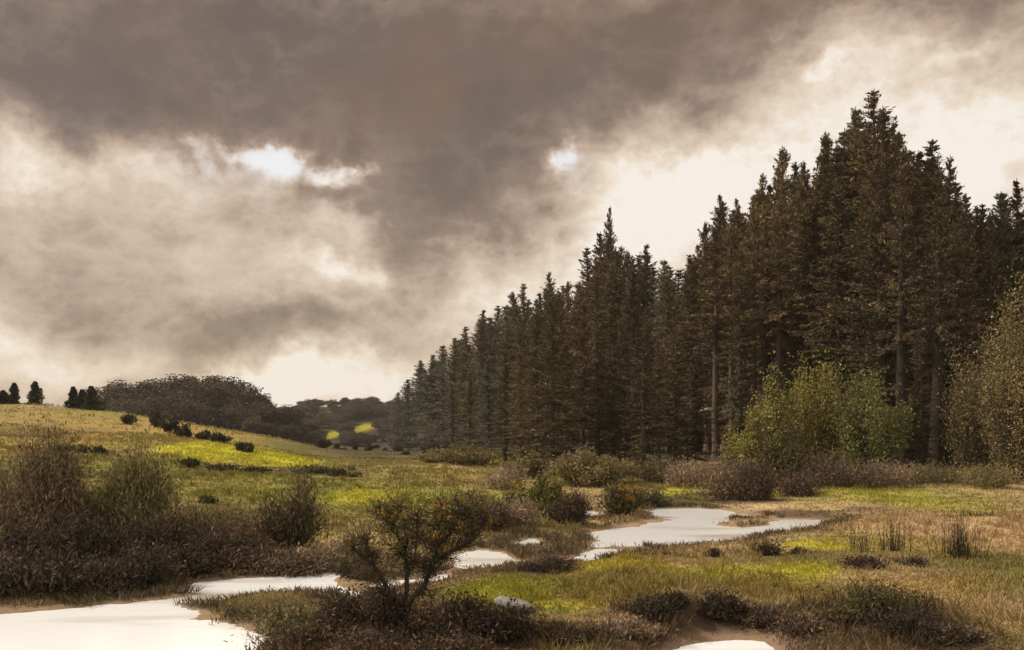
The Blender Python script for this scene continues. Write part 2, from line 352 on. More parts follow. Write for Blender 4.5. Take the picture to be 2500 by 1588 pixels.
for u, v, ru in ((327, 436, 14), (366, 426, 15)):
    p = G(u, v); FIELDS.append((p[0], p[1], ru / F * p[1], 17))

def graded(lo, hi, step, a, b, g):
    core = np.arange(a, b, step); r = [b]; d = step
    while r[-1] < hi: d *= g; r.append(r[-1] + d)
    l = [a]; d = step
    while l[-1] > lo: d *= g; l.append(l[-1] - d)
    return np.concatenate([np.array(l[1:])[::-1], core, np.array(r)])
def build_ground():
    xs = graded(-900, 900, .16, -14, 14, 1.05); ys = graded(-520, 900, .12, 12, 40, 1.035)
    X, Y = np.meshgrid(xs, ys); wd = waterdist(X, Y); Z = height(X, Y, wd)
    C = turf(X.ravel(), Y.ravel(), wd.ravel())
    nx, ny = len(xs), len(ys); i, j = np.meshgrid(np.arange(ny - 1), np.arange(nx - 1), indexing='ij'); k = i * nx + j
    mb = MB(); mb.add(np.stack([X, Y, Z], -1).reshape(-1, 3), np.stack([k, k + 1, k + nx + 1, k + nx], -1).reshape(-1, 4), C)
    tag(mb.build('ground', GROUND, None, True), 'valley ground of dry tan grass, green turf and dark soil', kind='structure')
    for name, polys, lab in (('river', RIVER, 'river painted pale with sky reflection, winding in shallow bright pools through the meadow'), ('puddle', [PUDDLE], 'small white puddle at the bottom edge in the brown bank')):
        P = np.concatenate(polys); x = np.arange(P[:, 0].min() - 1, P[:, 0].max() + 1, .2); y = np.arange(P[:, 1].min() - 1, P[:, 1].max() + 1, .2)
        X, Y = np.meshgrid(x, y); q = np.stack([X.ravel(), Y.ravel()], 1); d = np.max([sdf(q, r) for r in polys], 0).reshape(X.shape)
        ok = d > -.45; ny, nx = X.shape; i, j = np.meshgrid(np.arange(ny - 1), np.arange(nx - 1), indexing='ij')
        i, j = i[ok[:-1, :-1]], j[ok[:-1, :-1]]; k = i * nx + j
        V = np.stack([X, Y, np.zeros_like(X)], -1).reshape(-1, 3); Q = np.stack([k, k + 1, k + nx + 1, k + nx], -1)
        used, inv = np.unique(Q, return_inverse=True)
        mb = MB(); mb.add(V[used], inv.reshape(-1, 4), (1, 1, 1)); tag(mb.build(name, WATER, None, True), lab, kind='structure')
build_ground()

def build_grass():
    rng = np.random.default_rng(2)
    def scatter(n, y0, y1, pw):
        y = y0 + (y1 - y0) * rng.random(n) ** pw; x = (rng.random(n) - .5) * 1.25 * y; return x, y
    mb = MB(); X = []; Y = []
    for n, a, b, pw in ((44000, 12, 24, 1), (44000, 24, 75, 1.25), (6000, 60, 110, 1)):
        x, y = scatter(n, a, b, pw); X.append(x); Y.append(y)
    x = np.concatenate(X); y = np.concatenate(Y); wd = waterdist(x, y)
    ok = wd < -.12 - .3 * rng.random(len(x)); x, y, wd = x[ok], y[ok], wd[ok]
    z = height(x, y, wd); c = turf(x, y, wd); n = len(x)
    soil = np.clip(c.sum(1) / .45, .35, 1); tall = soil * (.5 + .9 * np.clip(fbm(x * .4 + 7, y * .4, 3) + .35, 0, 1))
    for b in range(4):
        h = rng.uniform(.05, .12, n) * tall * (1 + y / 90); a = np.stack([rng.normal(0, .45, n), rng.normal(0, .45, n), np.ones(n)], 1)
        o = rng.normal(0, .05, (n, 2)) * (1 + y / 40)[:, None]
        P = np.stack([x + o[:, 0], y + o[:, 1], z + h * .38], 1)
        mb.leaves(P, a, unit(rng, n), h, .016 * (1 + y / 16), c * rng.uniform(.84, 1.18, (n, 1)))
    x, y = scatter(60000, 13, 42, 1.0); wd = waterdist(x, y); ok = (wd < -.02 + .35 * (rng.random(len(x)) < .03)) & (wd > -.55) & (fbm(x * .7 + 60, y * .7, 3) > -.12); x, y, wd = x[ok], y[ok], wd[ok]
    z = height(x, y, wd); n = len(x)
    for b in range(7):                                                        # ragged sedge hanging over the water's edge
        h = rng.uniform(.08, .26, n); a = np.stack([rng.normal(0, .6, n), rng.normal(0, .6, n), np.ones(n)], 1); o = rng.normal(0, .06, (n, 2))
        mb.leaves(np.stack([x + o[:, 0] + a[:, 0] * h * .4, y + o[:, 1] + a[:, 1] * h * .4, z + h * .36], 1), a, unit(rng, n), h, .013 * (1 + y / 30), pick(rng, [(3, (.07, .05, .03)), (2, (.12, .09, .045)), (1, (.2, .15, .08))], n, .3))
    x, y = scatter(1500, 12.5, 60, 1.1); x = np.concatenate([x, x + rng.normal(0, .3, 1500)]); y = np.concatenate([y, y + rng.normal(0, .3, 1500)])
    wd = waterdist(x, y); ok = (wd < -.35) & (fbm(x * .3 + 3, y * .25 + 8, 3) > .05); x, y, wd = x[ok], y[ok], wd[ok]
    z = height(x, y, wd); c = turf(x, y, wd) * np.array([.85, .8, .7]); n = len(x); sz = rng.uniform(.5, 1.4, n)
    for b in range(22):                                                       # coarse tussocks and dead stalks
        h = rng.uniform(.14, .36, n) * sz; a = np.stack([rng.normal(0, .5, n), rng.normal(0, .5, n), np.ones(n)], 1); o = rng.normal(0, .07, (n, 2)) * sz[:, None]
        mb.leaves(np.stack([x + o[:, 0] + a[:, 0] * h * .4, y + o[:, 1] + a[:, 1] * h * .4, z + h * .38], 1), a, unit(rng, n), h, .012 * (1 + y / 30), c * rng.uniform(.6, 1.35, (n, 1)))
    tag(mb.build('meadow_grass', GRASS), 'short tan and green grass covering the meadow and the hill', 'grass', kind='stuff')
build_grass()

# ------------------------------------------------------------------ conifers
SPRUCE = [(5, (.095, .073, .035)), (3, (.135, .10, .048)), (2, (.048, .041, .024)), (1, (.19, .132, .062))]
RUSTY = [(5, (.165, .115, .055)), (3, (.12, .088, .042)), (2, (.22, .148, .07)), (1, (.085, .072, .036))]
HAZE_GREY = [(5, (.135, .128, .085)), (3, (.165, .148, .10)), (2, (.095, .095, .066))]  # far needles greyed and lightened, distance haze painted into their colour
def conifer(name, seed, H, base, R, pal, asc, topbare, bark=(.075, .055, .04), n_spray=105, step=.34, lean=0, girth=1):
    rng = np.random.default_rng(seed)
    root = thing(name, '', 'tree', (0, 0, 0))
    zt = np.linspace(0, 1, 16); wob = np.cumsum(rng.normal(0, .03, (16, 2)), 0) * H / 25; wob[0] = 0
    TP = np.stack([wob[:, 0] + lean * zt ** 2, wob[:, 1], zt * H - .3 * (zt == 0)], 1)
    tr = MB(); tr.tube(TP, .30 * girth * H / 25 * (1 - zt) ** .8 + .018 + .10 * np.exp(-zt * 30), bark, 8)
    tr.build('trunk', BARK, root, True)
    lb = MB(); cr = MB()
    hb = base * H; h = max(.8, hb * .45)
    while h < H * .985:
        t = (h - hb) / (H - hb)
        prof = (max(0, 1 - t) ** .75 * (.55 + .45 * min(1, t * 5 + .3)) + .035) if t >= 0 else .45
        for _ in range(rng.integers(4, 7)):
            if t < 0 and rng.random() < .6: continue
            if rng.random() < .08: continue
            az = rng.uniform(0, 2 * np.pi)
            ln = R * prof * rng.uniform(.5, 1.2) * (1 + .45 * vnoise(h * .35 + seed, az * 1.3))
            tt = max(0, t); el = math.radians(-14 + asc * tt ** 1.2 * 75 + rng.normal(0, 9))
            s = np.linspace(0, 1, 6)[:, None]
            dh = np.array([math.cos(az), math.sin(az), 0.])
            p0 = np.array([np.interp(h, TP[:, 2], TP[:, k]) for k in (0, 1)] + [h])
            curve = .25 * asc * tt + .1
            P = p0 + dh * ln * s * math.cos(el) + np.array([0, 0, 1.]) * (ln * s * math.sin(el) + curve * ln * s ** 2 - .12 * ln * s * (1 - tt))
            lb.tube(P, np.linspace(.035, .008, 6) * (.6 + ln / R), np.array(bark) * rng.uniform(.7, 1.3), 3)
            if t < 0: continue
            k = int(n_spray * (.35 + .65 * ln / R) * (1 - topbare * max(0, (t - .72) / .28) ** .7 * rng.uniform(.4, 1.15)) * rng.uniform(.5, 1.2))
            if k < 1: continue
            f = rng.uniform(.12, 1.04, k); q = np.stack([np.interp(f, s[:, 0], P[:, m]) for m in range(3)], 1)
            q += rng.normal(0, 1, (k, 3)) * np.array([.10, .10, .06]) * (ln * .8 + .5) * (1.1 - f * .6)[:, None]
            a = dh * rng.uniform(.3, 1.0, (k, 1)) + unit(rng, k) * .75 + np.array([0, 0, 1.]) * (asc * 1.3 * tt - .45 * (1 - tt))
            L = rng.uniform(.16, .50, k) * (1 - .35 * tt)
            cr.leaves(q, a, unit(rng, k), L, L * rng.uniform(.2, .38, k), pick(rng, pal, k, .4) * rng.uniform(.75, 1.25))
        h += step * rng.uniform(.7, 1.35) * (1.3 - .5 * max(0, t))
    lb.build('branches', BARK, root); cr.build('crown', NEEDLE, root)
    root['H'] = H
    return root
KIND = {}
def place_conifer(kind, u, Y, vtop, label, group, wide=1.0, rz=None, rng=np.random.default_rng(77)):
    x = (u - 512) / F * Y; z = float(height(np.array([x]), np.array([Y]))[0]) - .1
    Ht = HCAM - (vtop - HV) / F * Y - z
    src, H, first = KIND[kind]
    s = Ht / H; sc = (s * wide, s * wide, s); rz = rng.uniform(0, 6.28) if rz is None else rz
    if first:
        src.location = (x, Y, z); src.rotation_euler = (0, 0, rz); src.scale = sc; src['label'] = label; src['group'] = group; KIND[kind][2] = False
        return src
    return copy_thing(src, (x, Y, z), rz, sc, label, group)
for k, nm, args in (
    ('A', 'spruce_tree', dict(seed=11, H=25, base=.10, R=2.9, pal=SPRUCE, asc=.55, topbare=.5)),
    ('B', 'spruce_tree', dict(seed=12, H=25, base=.06, R=2.5, pal=SPRUCE, asc=.75, topbare=.4)),
    ('C', 'larch_tree', dict(seed=13, H=25, base=.30, R=2.6, pal=RUSTY, asc=1.0, topbare=.75, bark=(.10, .066, .04))),
    ('D', 'larch_tree', dict(seed=14, H=25, base=.42, R=2.3, pal=RUSTY, asc=1.1, topbare=.85, bark=(.16, .105, .066), lean=.5)),
    ('E', 'spruce_tree', dict(seed=15, H=20, base=.03, R=3.2, pal=HAZE_GREY, asc=.5, topbare=.2)),
    ('F', 'pine_tree', dict(seed=16, H=25, base=.50, R=2.4, pal=RUSTY, asc=.8, topbare=.5, bark=(.085, .06, .04))),
    ('T', 'spruce_tree', dict(seed=18, H=25, base=.42, R=3.0, pal=SPRUCE, asc=.7, topbare=.5, bark=(.030, .022, .016), girth=2.4)),
    ('K', 'pine_tree', dict(seed=19, H=25, base=.46, R=2.5, pal=SPRUCE, asc=.7, topbare=.5, bark=(.05, .036, .025), girth=1.0)),
    ('J', 'spruce_tree', dict(seed=17, H=25, base=.14, R=3.1, pal=SPRUCE, asc=.9, topbare=.8, lean=-.5))):
    o = conifer(nm, **args); KIND[k] = [o, args['H'], True]
def Yline(u): return 1 / max(.0038, .0156 + (min(u, 905) - 870) * 2.55e-5)
GR = 'conifers along the edge of the wood'
SKY = [  # kind, photo position of the tip, width, label
    ('E', 398, 392, 1.5, 'small hazy conifer at the far left end of the wood'),
    ('E', 408, 379, 1.3, 'second small grey-green conifer from the far end of the wood'),
    ('E', 421, 360, 1.2, 'grey-green conifer third from the far end, taller than its left neighbour'),
    ('B', 433, 354, 1.5, 'narrow conifer in the dip between two grey-green far conifers'),
    ('E', 443, 345, 1.2, 'pointed grey conifer with a pale flank on the far rising skyline'),
    ('B', 455, 337, 1.4, 'dark narrow conifer right of the pointed grey far one'),
    ('A', 467, 326, 1.3, 'brown-tipped conifer midway up the far part of the skyline'),
    ('B', 483, 309, 1.2, 'slim dark spire standing above its far neighbours'),
    ('A', 497, 305, 1.2, 'blunt dark conifer just right of the slim dark spire'),
    ('C', 512, 291, 1.1, 'left of a pair of close feathery tips in the middle skyline'),
    ('A', 525, 283, 1.1, 'right of a pair of close tips, darker and taller than its partner'),
    ('B', 540, 292, 1.2, 'dark conifer in the notch right of the close pair of tips'),
    ('J', 555, 272, 1.1, 'nearly black conifer with a leaning tip beside a pale gap'),
    ('C', 570, 280, 1.0, 'brown conifer with thin top between the black one and the tall bare mast'),
    ('A', 588, 247, 1.0, 'dark conifer forming the left shoulder of the tall bare mast'),
    ('D', 605, 206, .62, 'conifer with a tall thin bare mast-like top above its neighbours'),
    ('C', 628, 250, 1.0, 'rusty conifer right of the bare mast beside a bright gap'),
    ('B', 646, 243, .9, 'dark thin spire between two bright sky gaps'),
    ('E', 664, 259, .8, 'soft grey conifer lowest in the middle dip of the skyline'),
    ('A', 688, 254, .9, 'dark conifer rising from the right side of the middle dip'),
    ('C', 708, 220, .9, 'ragged brown conifer at the left shoulder of the tall group'),
    ('D', 725, 192, .9, 'brown conifer with bent double tip on the rise to the tallest trees'),
    ('D', 742, 196, .8, 'thin topped larch between the bent double tip and the forked larch'),
    ('D', 757, 171, .9, 'forked bare-topped larch with long pale trunk'),
    ('C', 782, 144, .9, 'rusty larch with one sharp straight tip before the tallest group'),
    ('D', 802, 162, .8, 'shorter larch standing between two sharp rusty tips'),
    ('C', 822, 130, .9, 'orange-brown larch with upswept twigs left of the tallest group'),
    ('J', 842, 109, .9, 'dark curved spire with upswept branches left of the tallest tree'),
    ('A', 872, 90, 1.0, 'tallest conifer of the whole wood with a ragged dark tip'),
    ('C', 888, 105, .8, 'second tallest conifer, close right of the tallest tree'),
    ('J', 904, 122, 1.0, 'near-black conifer with forked top right of the two tallest'),
    ('B', 918, 150, 1.1, 'dark conifer in the notch right of the near-black forked one'),
    ('A', 934, 139, 1.0, 'broad dark conifer whose tip stands last before the skyline drops'),
    ('J', 949, 158, .9, 'dark conifer on the falling right edge of the tall group'),
    ('B', 966, 194, .9, 'lower conifer below the falling edge, beside a pale gap'),
    ('A', 981, 203, .8, 'blunt low conifer in the right-hand sky notch'),
    ('E', 1001, 191, .9, 'grey-green conifer rising from the right-hand sky notch'),
    ('B', 1017, 178, .9, 'dark conifer cut by the right edge of the view')]
rng = np.random.default_rng(4)
for k, u, v, w, lab in SKY:
    place_conifer(k, u, Yline(u) * rng.uniform(.97, 1.05), v, lab, GR, w * 1.45)
su = [s[1] for s in SKY]; sv = [s[2] for s in SKY]
for i in range(22):                                     # front row, lower than the skyline
    u = 430 + (1010 - 430) * (i + rng.uniform(.1, .9)) / 22; v = np.interp(u, su, sv)
    if 705 < u < 790 or u > 890: continue
    k = rng.choice(['A', 'B', 'C', 'J', 'B'])
    place_conifer(k, u, Yline(u) * rng.uniform(.88, .97), v + (440 - v) * rng.uniform(.12, .34),
                  'lower conifer in front of the skyline trees, at the edge of the wood', 'front row of the wood', 1.4)
for k, u, Y, v, w, lab in (
    ('F', 716, 68, 226, 1.3, 'pine with a pale straight trunk, leftmost of the light trunks'), ('F', 731, 70, 214, 1.2, 'pine with the second light trunk from the left'),
    ('A', 741, 66, 250, 1.2, 'dark conifer between the light trunks'), ('F', 754, 67, 205, 1.2, 'pine with a light trunk, third from the left'),
    ('T', 767, 69, 215, .9, 'thick black-stemmed conifer among the light trunks'), ('F', 778, 66, 200, 1.2, 'pine with a light trunk nearest the leafy green bushes'),
    ('T', 903, 54, 165, .9, 'black-stemmed conifer left of the pale gap at the right'), ('T', 938, 53, 180, 1.0, 'thickest black-stemmed conifer right of the pale gap'),
    ('T', 957, 54, 215, .9, 'black-stemmed conifer close right of the thickest black stem'), ('T', 888, 58, 150, .8, 'black-stemmed conifer behind the cool green bush'),
    ('K', 560, 124, 290, 1.3, 'dark pine with bare lower stem, farthest left of the bare-stemmed pines'), ('K', 596, 106, 255, 1.3, 'bare-stemmed dark pine below the tall bare mast'),
    ('K', 633, 94, 268, 1.3, 'bare-stemmed dark pine below the thin spire between two gaps'), ('K', 668, 84, 275, 1.3, 'bare-stemmed dark pine below the middle dip of the skyline'),
    ('K', 692, 78, 262, 1.2, 'bare-stemmed dark pine just left of the light trunks'), ('K', 806, 66, 200, 1.1, 'bare-stemmed dark pine behind the left part of the leafy bushes'),
    ('K', 838, 61, 175, 1.1, 'bare-stemmed dark pine behind the largest leafy bush'), ('K', 918, 57, 170, 1.1, 'bare-stemmed pine standing in the pale gap at the right'),
    ('B', 990, 56, 215, 1.4, 'dark conifer rising behind the tan willow bush')):
    place_conifer(k, u, Y, v, lab, 'front stems of the wood', w)
for k, u, Y, v, w in (('A', 538, 56, 318, 1.5), ('J', 552, 50, 290, 1.6), ('A', 566, 54, 322, 1.5), ('C', 581, 57, 300, 1.4), ('A', 598, 55, 330, 1.5), ('B', 612, 58, 296, 1.6), ('J', 628, 54, 322, 1.5), ('A', 643, 52, 312, 1.5),
    ('C', 659, 56, 338, 1.4), ('A', 676, 54, 318, 1.5), ('J', 694, 56, 345, 1.4), ('A', 522, 62, 345, 1.5), ('B', 505, 66, 352, 1.6), ('E', 488, 72, 360, 1.5), ('B', 470, 78, 372, 1.6), ('E', 452, 86, 385, 1.6), ('A', 920, 50, 330, 1.2)):
    place_conifer(k, u, Y, v, 'smaller dark conifer standing forward of the wood near the scrub', 'young conifers forward of the wood', w)
for i in range(34):                                     # tops filling the gaps just under the skyline
    u = 425 + (1010 - 425) * (i + rng.random()) / 34; v = np.interp(u, su, sv)
    place_conifer('E' if u < 520 or rng.random() < .12 else rng.choice(['C', 'A', 'J', 'D']), u, Yline(u) * rng.uniform(1.0, 1.08), v + rng.uniform(10, 30) * (440 - v) / 250, 'conifer top filling a gap just under the skyline of the wood', 'trees just under the skyline', 1.8)
for i in range(48):                                     # young trees filling the shade between the stems
    u = 420 + (1010 - 420) * (i + rng.random()) / 48; v = np.interp(u, su, sv)
    place_conifer(rng.choice(['A', 'B', 'A', 'J']), u, Yline(u) * rng.uniform(1.02, 1.12), v + (440 - v) * rng.uniform(.35, .6), 'young dark conifer in the shade between the stems of the wood', 'young trees between the stems', 1.9)
for i in range(85):                                     # depth of the wood behind
    u = 405 + (1060 - 405) * (i + rng.random()) / 85; v = np.interp(u, su, sv)
    place_conifer('E' if u < 500 else rng.choice(['A', 'B', 'A', 'J']), u, Yline(u) * rng.uniform(1.05, 1.35), v + rng.uniform(10, 62) * (440 - v) / 330,
                  'conifer deep in the wood behind the front trunks', 'trees inside the wood', 1.7)

# ------------------------------------------------------------------ broadleaf trees and shrubs
def broadleaf(name, seed, H, R, pal, n_cl=34, n_leaf=110, tall=.62, base=.12, L0=.55, narrow=.25):
    rng = np.random.default_rng(seed); root = thing(name, '', 'tree', (0, 0, 0))
    tr = MB(); lb = MB(); cr = MB(); bark = np.array((.06, .045, .034))
    zt = np.linspace(0, 1, 8); TP = np.stack([rng.normal(0, .04, 8) * H * .1, rng.normal(0, .04, 8) * H * .1, zt * H * .75 - .2], 1)
    tr.tube(TP, H * .022 * (1 - .8 * zt) + .02, bark, 7); tr.build('trunk', BARK, root, True)
    C = unit(rng, n_cl) * (rng.random((n_cl, 1)) ** .4) * np.array([R, R, H * tall * .5]); C[:, 2] += H * (1 - tall * .5) * .98
    C = C[C[:, 2] > H * base]
    for c in C:
        zz = min(c[2] * rng.uniform(.35, .7), H * .7); p0 = np.array([np.interp(zz, TP[:, 2], TP[:, 0]), np.interp(zz, TP[:, 2], TP[:, 1]), zz])
        s = np.linspace(0, 1, 5)[:, None]; P = p0 + (c - p0) * s + np.array([0, 0, 1.]) * (s * (s - 1)) * -.1 * H * .3
        lb.tube(P, np.linspace(H * .007, .01, 5), bark * rng.uniform(.7, 1.3), 4)
        k = int(n_leaf * rng.uniform(.6, 1.3)); g = np.clip(rng.normal(0, 1, (k, 3)), -1.5, 1.5) * R * .17
        out = g / R * .5 + np.array([0, 0, .15])
        L = rng.uniform(.5, 1.2, k) * L0
        cr.leaves(c + g, out * 2 + unit(rng, k), unit(rng, k), L, L * narrow * rng.uniform(.7, 1.3, k), pick(rng, pal, k, .35) * rng.uniform(.75, 1.25))
    lb.build('branches', BARK, root); cr.build('crown', TWIG, root); return root

def shrub(name, label, cat, u, v, w, h, pal, seed, stems=14, twigs=1500, L=.16, ratio=.3, group=None, spread=.16, bark=(.06, .045, .032), up=.8, Y=None, mat=None, hollow=.35, dz=0):
    """many-stemmed bush: curved stems fanning out of the base, twig and leaf sprays along them; w and h in photo pixels"""
    rng = np.random.default_rng(seed)
    if Y is None: p = G(u, v)
    else:
        x = (u - 512) / F * Y; p = np.array([x, Y, float(height(np.array([x]), np.array([Y]))[0])])
    k = p[1] / F; W = w * k * .5; Ht = h * k
    root = thing(name, label, cat, (p[0], p[1], p[2] - .04 + dz), 0, group)
    st = MB(); fo = MB(); per = max(20, twigs // stems)
    for i in range(stems):
        az = rng.uniform(0, 2 * np.pi); rr = rng.random() ** .6; tip = np.array([math.cos(az) * W * rr, math.sin(az) * W * rr * .8, Ht * math.sqrt(max(.08, 1 - .75 * rr ** 2)) * rng.uniform(.5, 1.1)])
        b0 = np.array([math.cos(az), math.sin(az) * .8, 0]) * W * .25 * rng.random()
        mid = b0 * .5 + tip * np.array([.62, .62, .42]) + rng.normal(0, .06, 3) * W
        s = np.linspace(0, 1, 8)[:, None]; P = b0 * (1 - s) ** 2 + 2 * mid * s * (1 - s) + tip * s ** 2
        st.tube(P, np.linspace(.035, .007, 8) * max(.45, min(2.2, Ht / 2)), np.array(bark) * rng.uniform(.6, 1.5), 4)
        for _ in range(5):                                                     # side shoots
            f = rng.uniform(.3, .9); q = np.array([np.interp(f, s[:, 0], P[:, m]) for m in range(3)])
            e = q + (unit(rng, 1)[0] + np.array([0, 0, up])) * Ht * .16
            st.tube(np.stack([q, (q + e) / 2 + rng.normal(0, .02, 3), e]), [.012, .008, .004], np.array(bark) * rng.uniform(.6, 1.5), 3)
        n = int(per * rng.uniform(.5, 1.5)); tint = rng.uniform(.65, 1.35) * np.array([rng.uniform(.92, 1.1), 1, rng.uniform(.85, 1.15)]); f = hollow + (1.06 - hollow) * rng.random(n) ** .8
        q = np.stack([np.interp(f, s[:, 0], P[:, m]) for m in range(3)], 1); T = P[-1] - P[3]; T /= np.linalg.norm(T)
        q += rng.normal(0, 1, (n, 3)) * spread * np.array([W, W, Ht * .6]) * (.6 + .6 * f)[:, None]
        q[:, 2] = np.maximum(q[:, 2], .03)
        LL = L * rng.uniform(.5, 1.5, n)
        fo.leaves(q, T * up + unit(rng, n) * .8 + np.array([0, 0, .35 * up]), unit(rng, n), LL, LL * ratio * rng.uniform(.6, 1.4, n), pick(rng, pal, n, .3) * tint)
    st.build('stems', BARK, root); fo.build('foliage', mat or LEAF, root)
    return root

WOODB = [(4, (.085, .064, .043)), (3, (.065, .052, .035)), (2, (.115, .083, .054)), (1, (.052, .047, .03))]
DKGR = [(4, (.03, .028, .016)), (2, (.05, .044, .022)), (1, (.08, .068, .03))]
bl = [broadleaf('bare_tree', 30 + i, 14, r, WOODB, n_cl=80, n_leaf=240, tall=t + .14, L0=.42, narrow=.6, base=.05) for i, (r, t) in enumerate(((4.2, .7), (3.4, .78), (5.0, .66)))]
FIRST = [True] * 3
def place_tree(i, u, Y, vtop, label, group, wide=1.0):
    x = (u - 512) / F * Y; z = float(height(np.array([x]), np.array([Y]))[0]) - .2
    s = (HCAM - (vtop - HV) / F * Y - z) / 14; sc = (s * wide, s * wide, s); rz = rng.uniform(0, 6.28)
    if FIRST[i]:
        o = bl[i]; o.location = (x, Y, z); o.rotation_euler = (0, 0, rz); o.scale = sc; o['label'] = label; o['group'] = group; FIRST[i] = False
        return o
    return copy_thing(bl[i], (x, Y, z), rz, sc, label, group)
for i, u, vt, lab in (
    (0, 108, 387, 'brown bare tree at the left end of the far wood'), (2, 124, 384, 'wide brown tree second from the left in the far wood'),
    (1, 139, 381, 'brown bare tree above the dark round shrub on the hill edge'), (0, 153, 383, 'low brown tree above the tall black shrub on the hill'),
    (2, 168, 378, 'brown tree just left of the first round topped crown in the far wood'), (1, 184, 375, 'round topped crown left of the dip in the far wood'),
    (0, 200, 379, 'brown tree in the dip between the two round topped crowns'), (1, 215, 374, 'highest round topped crown right of the dip in the far wood'),
    (2, 231, 381, 'brown tree on the right shoulder of the far wood'), (0, 245, 388, 'brown tree where the far wood starts to slope down'),
    (1, 257, 396, 'dark tree halfway down the slope of the far wood'), (0, 269, 402, 'dark tree low on the slope of the far wood'),
    (2, 281, 407, 'dark tree last but one before the bright gap in the hills'), (1, 293, 413, 'last but two tree of the far wood at the bright gap'), (0, 305, 420, 'small dark tree below the bright gap at the foot of the far wood'), (2, 316, 430, 'lowest tree at the right end of the far wood')):
    place_tree(i, u, rng.uniform(195, 235), vt, lab, 'bare trees of the far wood', 1.35)
for k in range(12):
    u = 100 + k * 17 + rng.uniform(-6, 6)
    place_tree(k % 3, u, rng.uniform(170, 190), np.interp(u, [100, 230, 300], [398, 402, 432]) + rng.uniform(-4, 8), 'brown tree in the front rank of the far wood behind the grassy hill', 'front rank of the far wood', 1.5)
for k in range(10):
    u = 306 + k * 10.5 + rng.uniform(-3, 3)
    place_tree((k + 1) % 3, u, 455 + rng.uniform(-10, 20), np.interp(u, [300, 325, 345, 360, 400], [415, 408, 402, 407, 400]) + rng.uniform(-4, 3), 'tiny dark tree on the crest of the distant hill', 'trees on the distant hill crest', 1.6)
k = 0
while k < 150:
    u = rng.uniform(294, 432); v = rng.uniform(409, 449); h = rng.uniform(7, 14)
    if any(abs(u - a) < b + 3 and v > c - 5 and v - h < c + 5 for a, b, c in ((328, 11, 436), (366, 13, 426))): continue
    p = G(u, v)
    if p[1] < 200: continue
    place_tree(k % 3, u, p[1], v - h, 'small dark tree on the slope of the distant hill', 'trees on the distant hillside', 2.1); k += 1
for k in range(26):
    u = 292 + k * 6.2 + rng.uniform(-4, 4); Y = rng.uniform(78, 125)
    place_tree(k % 3, u, Y, 446 + rng.uniform(-8, 6), 'small brown thicket tree at the foot of the distant hill', 'thicket at the foot of the distant hill', 1.9)

# ---- hill crest trees and dark shrubs on the left
def small_fir(label, u, Y, vb, vt, w, seed):
    rngl = np.random.default_rng(seed); x = (u - 512) / F * Y; z = float(height(np.array([x]), np.array([Y]))[0])
    Ht = (vb - vt) / F * Y; root = thing('fir_tree', label, 'tree', (x, Y, z - .1), 0, 'small trees on the hill crest')
    tr = MB(); tr.tube(np.array([[0, 0, 0], [.02, 0, Ht * .5], [.05, 0, Ht * .97]]), [.10, .07, .02], (.05, .038, .028), 6); tr.build('trunk', BARK, root)
    w = w * 1.35; n = 2200; t = rngl.random(n) ** .85; R = w * Y / F * .5 * np.maximum(.12, (1 - t) ** .55) ; az = rngl.uniform(0, 6.28, n); R = R * (.75 + .8 * vnoise(t * 6 + seed, az * .8)); r = R * np.sqrt(rngl.random(n))
    P = np.stack([np.cos(az) * r, np.sin(az) * r, t * Ht * 1.0], 1)
    cr = MB(); L = rngl.uniform(.15, .4, n); cr.leaves(P, np.stack([np.cos(az), np.sin(az), rngl.normal(.3, .6, n)], 1), unit(rngl, n), L, L * .35, pick(rngl, DKGR, n, .4)); cr.build('crown', NEEDLE, root)
small_fir('dark narrow tree with a tapering top at the far left hill crest', 14, 97, 409, 388, 10, 51)
small_fir('low dark bushy tree cut by the left edge on the hill crest', 3, 96, 409, 395, 12, 52)
small_fir('lone columnar dark tree standing apart on the hill crest', 35, 97, 409, 386, 14, 53)
small_fir('dark tree left of the black clump on the hill crest', 73, 95, 412, 391, 13, 54)
small_fir('black pointed tree at the right of the hill crest clump', 91, 94, 414, 390, 18, 55)
small_fir('low black tree in the middle of the hill crest clump', 82, 95, 413, 394, 16, 56)
for j, (u, v, w, h, lab) in enumerate((
    (130, 424, 16, 13, 'round dark shrub alone on the hill edge before the brown wood'), (157, 427, 19, 19, 'tall black shrub highest on the hill edge'),
    (172, 432, 22, 15, 'black shrub below the tall one, stepping down the hill edge'), (184, 436, 14, 13, 'small black shrub at the lower end of the black row on the hill edge'),
    (214, 441, 30, 10, 'low flat dark shrub on the slope right of the black row'), (202, 438, 16, 8, 'tiny dark shrub joining the black row and the flat shrub'),
    (242, 451, 22, 8, 'low dark shrub near the foot of the hill edge above the lime grass'))):
    shrub('gorse_shrub', lab, 'shrub', u, v + 1, w, h, DKGR, 60 + j, 8, 700, .26, .4, 'dark shrubs on the hill edge')
